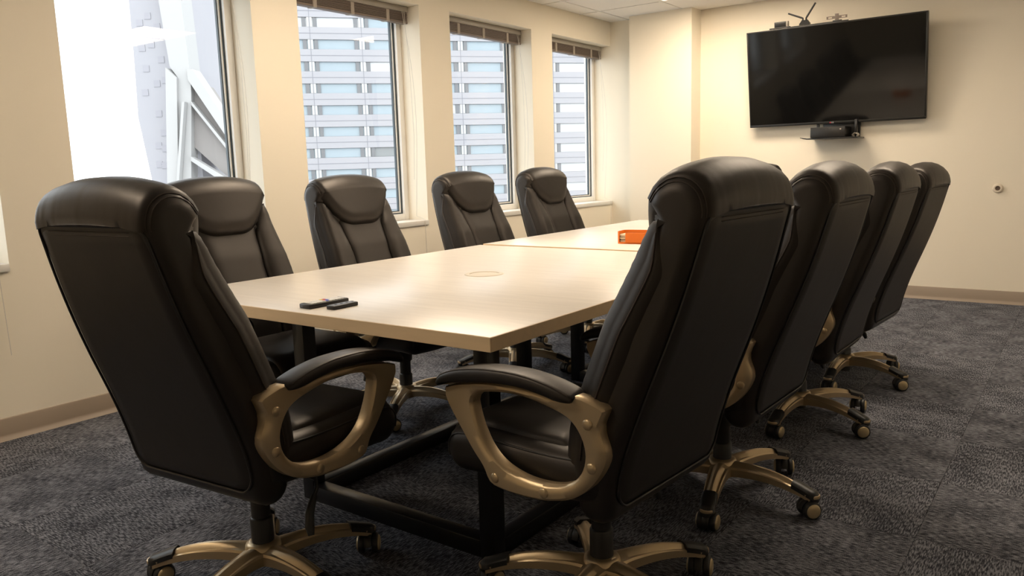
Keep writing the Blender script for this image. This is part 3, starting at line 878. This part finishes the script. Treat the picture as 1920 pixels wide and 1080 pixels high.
    for k in range(5):
        ang = 2 * PI * k / 5 + PI / 2
        if leg_me is None:
            rings = []
            for q in range(19):
                u = q / 18; r_ = .030 + (RB - .030) * u
                zt_ = .123 - .010 * u - .030 * u ** 2.4 + .010 * math.sin(u * PI)
                hgt = .046 - .018 * u
                hw = .033 - .013 * u + .008 * (1 - min(1, u / .2)) ** 2
                if u > .9: hw += .003
                gr = .006 * math.sin(PI * min(1, max(0, (u - .06) / .80)))
                ring = [(-hw, zt_ - hgt), (hw, zt_ - hgt), (hw * 1.02, zt_ - hgt * .42), (hw * .90, zt_ - .012), (hw * .62, zt_ - .009 - gr), (hw * .33, zt_ - .002 - gr * .2), (hw * .15, zt_),
                        (-hw * .15, zt_), (-hw * .33, zt_ - .002 - gr * .2), (-hw * .62, zt_ - .009 - gr), (-hw * .90, zt_ - .012), (-hw * 1.02, zt_ - hgt * .42)]
                rings.append([(r_, a_, z_) for a_, z_ in ring])
            # rounded toe
            o = MB().loft(rings).build('leg', M['gold'], ch, angle=28); leg_me = o.data
            cm = []
            for q in range(9):
                u = q / 8; r_ = RB - .062 + .082 * u
                uu = min(1, (r_ - .030) / (RB - .030)); zt_ = .123 - .010 * uu - .030 * uu ** 2.4 + .010 * math.sin(uu * PI) + .004
                if u > .8: zt_ -= .012 * ((u - .8) / .2) ** 2
                hw = .0235 * (ease(1.02 - u, .25)) + .0005
                zb_ = zt_ - .022
                cm.append([(r_, -hw, zb_), (r_, hw, zb_), (r_, hw, zt_ - .008), (r_, hw * .6, zt_), (r_, -hw * .6, zt_), (r_, -hw, zt_ - .008)])
            c_ = MB().loft(cm).build('toe_cap', M['plastic'], o, angle=50); cap_me = c_.data
            # gold rim under the cap
            rm = MB().lathe([(.012, .066), (.0225, .066), (.0235, .0685), (.0235, .0735), (.0225, .076), (.012, .076)], seg=20, fn=lambda x_, y_, z_: (RB + x_, y_, z_)).build('toe_rim', M['gold'], o, angle=50); rim_me = rm.data
        else:
            o = bpy.data.objects.new('leg', leg_me); COL.objects.link(o); o.parent = ch
            for nm, me in (('toe_cap', cap_me), ('toe_rim', rim_me)):
                c_ = bpy.data.objects.new(nm, me); COL.objects.link(c_); c_.parent = o
        o.rotation_euler = (0, 0, ang)
    # casters
    cas = None
    for k in range(5):
        ang = 2 * PI * k / 5 + PI / 2
        if cas is None:
            c_ = MB()
            rings = []
            for q in range(13):           # hood: half barrel around the wheels
                a = math.radians(-25 + 205 * q / 12)
                ring = []
                for rr, yy in ((.0315, -.011), (.0335, -.006), (.0335, .006), (.0315, .011), (.024, .011), (.024, -.011)):
                    ring.append((-.012 + rr * math.cos(a), yy, .0305 + rr * math.sin(a)))
                rings.append(ring)
            c_.loft(rings)
            c_.lathe([(.0095, .045), (.0095, .069)], seg=12)
            c_.lathe([(.014, .058), (.014, .066)], seg=16)
            cas = c_.build('caster', M['plastic'], ch, angle=40)
            wme = None
            for s in (-1, 1):
                fn = lambda x_, y_, z_: (-.012 + x_, s * z_, .0302 + y_)
                MB().lathe([(.012, .0115), (.027, .0115), (.0295, .0135), (.0302, .018), (.0302, .024), (.0285, .028), (.022, .030), (.012, .030)], seg=28, fn=fn).build('wheel', M['rubber'], cas, angle=50)
                MB().lathe([(.0235, .0295), (.0225, .0325), (.018, .0348), (.010, .0362), (.001, .0366)], seg=24, fn=fn).build('wheel_cap', M['goldcap'], cas, angle=60)
            o = cas
        else:
            o = copy_tree(cas, ch)
        o.location = (RB * math.cos(ang), RB * math.sin(ang), 0)
        o.rotation_euler = (0, 0, ang + random.uniform(-1, 1) * 1.2)
    return ch

CHAIRS = [
    # x, y, facing (deg), base twist (deg), seat lift, label
    (-1.817, 1.245, 95, -25, -.004, 'black leather office chair at the near end of the table, left foreground'),
    (-0.980, 1.690, 175, 28, 0, 'black leather office chair in the right foreground, nearest on the right side'),
    (-0.975, 2.520, 178, 33, -.018, 'black leather office chair second from the camera on the right side of the table'),
    (-0.990, 3.465, 179, 17, -.030, 'black leather office chair third from the camera on the right side of the table'),
    (-0.990, 4.260, 176, 22, -.042, 'black leather office chair farthest along the right side of the table'),
    (-2.600, 1.905, 0, 10, -.012, 'black leather office chair on the window side, partly behind the left foreground chair'),
    (-2.600, 2.640, 0, 12, -.020, 'black leather office chair second along the window side of the table'),
    (-2.600, 3.535, 0, 15, -.022, 'black leather office chair third along the window side of the table'),
    (-2.600, 4.340, 0, 10, -.014, 'black leather office chair farthest along the window side, by the wall corner'),
    (-2.000, 5.300, 270, 0, -.025, 'black leather office chair at the far table end, mostly hidden behind foreground chair'),
]
chair0 = make_chair()
for k, (x, y, fdeg, tw_, lift, lb) in enumerate(CHAIRS):
    c = chair0 if k == 0 else copy_tree(chair0)
    CHAIRS[k] = (c, x, y, fdeg, tw_, lift, lb)
for (c, x, y, fdeg, tw_, lift, lb) in CHAIRS:
    c.location = (x, y, 0); c.rotation_euler = (0, 0, math.radians(fdeg - 90))
    # swivel of the star base
    for p in c.children:
        nm = p.name.split('.')[0]
        if nm not in ('leg', 'caster', 'base_hub'): p.location.z += lift      # gas lift height
        if nm in ('leg', 'caster'):
            a = math.radians(tw_)
            p.location = Matrix.Rotation(a, 3, 'Z') @ Vector(p.location)
            p.rotation_euler = (0, 0, p.rotation_euler[2] + a)
    tag(c, lb, 'chair', 'office chairs around the conference table')

# ------------------------------------------------------------------ television and devices
TVW, TVH, TVD = 1.385, .80, .045
tilt = math.radians(9.3)
tv = empty('television', (-1.768, 6.925, 1.426)); tv.rotation_euler = (tilt, 0, 0)
# local: x right, -y to the room, z up the panel
MB().bbox(-TVW / 2, TVW / 2, 0.0, TVD, 0, TVH, b=.006).build('housing', M['tv'], tv)
bz = MB(); e = .012
bz.bbox(-TVW / 2, TVW / 2, -.004, .004, 0, .020, b=.002).bbox(-TVW / 2, TVW / 2, -.004, .004, TVH - e, TVH, b=.002)
bz.bbox(-TVW / 2, -TVW / 2 + e, -.004, .004, .020, TVH - e, b=.002).bbox(TVW / 2 - e, TVW / 2, -.004, .004, .020, TVH - e, b=.002)
bz.build('bezel', M['tv'], tv)
MB().box(-TVW / 2 + e, TVW / 2 - e, -.001, .002, .020, TVH - e).build('screen', M['screen'], tv, smooth=False)
MB().bbox(-.30, .30, TVD, TVD + .03, .18, .62, b=.004).build('mount_plate', M['steel'], tv)
def text(body, size, mtl, parent, loc, rot, name):
    cu = bpy.data.curves.new(name, 'FONT'); cu.body = body; cu.size = size; cu.align_x = 'CENTER'; cu.align_y = 'CENTER'; cu.extrude = .0004
    to = bpy.data.objects.new(name, cu); COL.objects.link(to)
    dg = bpy.context.evaluated_depsgraph_get(); me = bpy.data.meshes.new_from_object(to.evaluated_get(dg))
    bpy.data.objects.remove(to, do_unlink=True)
    me.materials.clear(); me.materials.append(mtl)
    o = bpy.data.objects.new(name, me); COL.objects.link(o); o.parent = parent; o.location = loc; o.rotation_euler = rot
    return o
text('LG', .016, M['white'], tv, (.0, -.0046, .010), (PI / 2, 0, 0), 'lettering')
MB().lathe([(.0055, 0), (.0055, .0008), (.001, .001)], seg=14, fn=lambda x_, y_, z_: (-.018 + x_, -.004 - z_, .010 + y_)).build('logo_dot', M['red'], tv)
MB().box(-.35, .12, .002, .04, TVH, TVH + .007).build('top_strip', M['tv'], tv, smooth=False)
tag(tv, 'large black flat-screen television tilted forward on the far wall', 'television')

def on_tv(o, x, z=TVH + .001, y=.02):   # place an object on top of the tilted set
    v = Matrix.Rotation(tilt, 3, 'X') @ Vector((x, y, z)); o.location = Vector(tv.location) + v
t = empty('set_top_box'); on_tv(t, -.415, TVH + .001)
t.rotation_euler = (tilt, 0, 0)
MB().bbox(-.085, .08, -.016, .020, 0, .012, b=.003).build('foot', M['tv'], t)
MB().bbox(-.042, .052, -.018, .024, .012, .055, b=.003).build('body', M['tv'], t)
MB().bbox(.052, .068, -.014, .022, .012, .055, b=.002).build('end_cap', M['rail'], t)
tag(t, 'small dark box on the left of the television top', 'box')
t = empty('antenna'); on_tv(t, -.215, TVH + .008); t.rotation_euler = (tilt, 0, 0)
MB().prism([(-.042, 0), (.042, 0), (.040, .014), (.026, .024), (.020, .038), (-.020, .038), (-.026, .024), (-.040, .014)], -.016, .02, fn=lambda a, b_, d: (a, d, b_), bevel=.002, seg=1).build('base', M['tv'], t)
MB().tube([(-.014, 0, .034), (-.014, 0, .052), (-.026, 0, .058), (-.130, 0, .104)], [.007, .007, .0075, .006], seg=8).build('antenna_rod', M['plastic'], t)
MB().tube([(.012, 0, .034), (.012, 0, .052), (.02, 0, .064), (.088, 0, .160)], [.007, .007, .008, .007], seg=8).build('antenna_rod', M['plastic'], t)
tag(t, 'black antenna with two raised rods on top of the television', 'antenna')
t = empty('camera_bracket'); on_tv(t, .035, TVH + .001); t.rotation_euler = (tilt, 0, 0)
MB().bbox(-.030, .036, -.014, .018, 0, .014, b=.003).build('foot', M['tv'], t)
MB().bbox(-.014, .014, -.004, .006, .012, .062, b=.002).build('post', M['slat'], t)
cb = MB()
for x0, x1 in ((-.078, -.016), (.016, .078)):
    cb.box(x0, x1, -.004, .002, .024, .029).box(x0, x1, -.004, .002, .040, .046)
    cb.box(x0 if x0 < 0 else x1 - .012, x0 + .012 if x0 < 0 else x1, -.004, .002, .029, .040)
    cb.box(x1 - .02 if x0 < 0 else x0, x1 if x0 < 0 else x0 + .02, -.004, .002, .029, .040)
cb.box(-.017, .017, -.0035, .0015, .030, .040)
cb.build('cross_arm', M['slat'], t, smooth=False)
tag(t, 'cross-shaped slotted metal bracket on the right of the television top', 'bracket')
# shelf and computer under the set
sx = -1.735
t = empty('wall_shelf', (sx, 6.90, 1.30))
MB().bbox(-.20, .20, -.13, .10, 0, .010, b=.002).build('shelf_plate', M['steel'], t)
MB().bbox(.145, .165, -.01, .02, .01, .15, b=.002).build('support_bar', M['steel'], t)
MB().bbox(-.165, -.145, .04, .06, .01, .15, b=.002).build('support_bar', M['steel'], t)
MB().bbox(-.12, .17, .075, .10, .01, .20, b=.002).build('back_plate', M['steel'], t)
MB().tube([(-.20, -.12, .006), (-.225, -.125, .010), (-.25, -.13, .018)], [.006, .005, .003], seg=6).build('bent_tab', M['steel'], t)
tag(t, 'small black shelf hung below the television', 'shelf')
t = empty('mini_computer', (sx - .03, 6.885, 1.311))
MB().bbox(-.135, .135, -.125, .075, 0, .085, b=.003).build('case', M['tv'], t)
for k in range(3): MB().box(-.02 + k * .022, -.012 + k * .022, -.1262, -.124, .060, .070).build('port', M['plastic'], t, smooth=False)
MB().box(.094, .106, -.1265, -.124, .058, .070).build('power_button', M['rail'], t, smooth=False)
tag(t, 'black desktop computer lying flat on the shelf under the television', 'computer')
o = MB()
rs = random.Random(3)
for k in range(5):
    pts = []
    ph = rs.random() * 6
    for q in range(14):
        a = ph + q * .75
        pts.append((.02 * math.cos(a) + rs.uniform(-.004, .004), -.03 + .012 * q * .4 + rs.uniform(-.003, .003), .018 + .016 * math.sin(a)))
    o.tube(pts, .0032, seg=6)
o = o.build('cable_bundle', M['coaster']); o.data.materials[0] = M['rail']; o.location = (sx + .165, 6.86, 1.3055)
tag(o, 'coiled cable bundle at the right end of the television shelf', 'cable')

# round bumper on the far wall
t = empty('wall_bumper', (-.575, YF, .882))
fnb = lambda x_, y_, z_: (x_, -z_, y_)
MB().lathe([(.036, 0), (.036, .006), (.031, .016), (.024, .020), (.018, .018), (.017, .010)], seg=28, fn=fnb).build('ring', M['bumper'], t, angle=50)
MB().lathe([(.017, .004), (.017, .010), (.001, .011)], seg=24, fn=fnb).build('centre', M['darkhole'], t)
tag(t, 'round cream door bumper on the far wall right of the television', 'bumper')
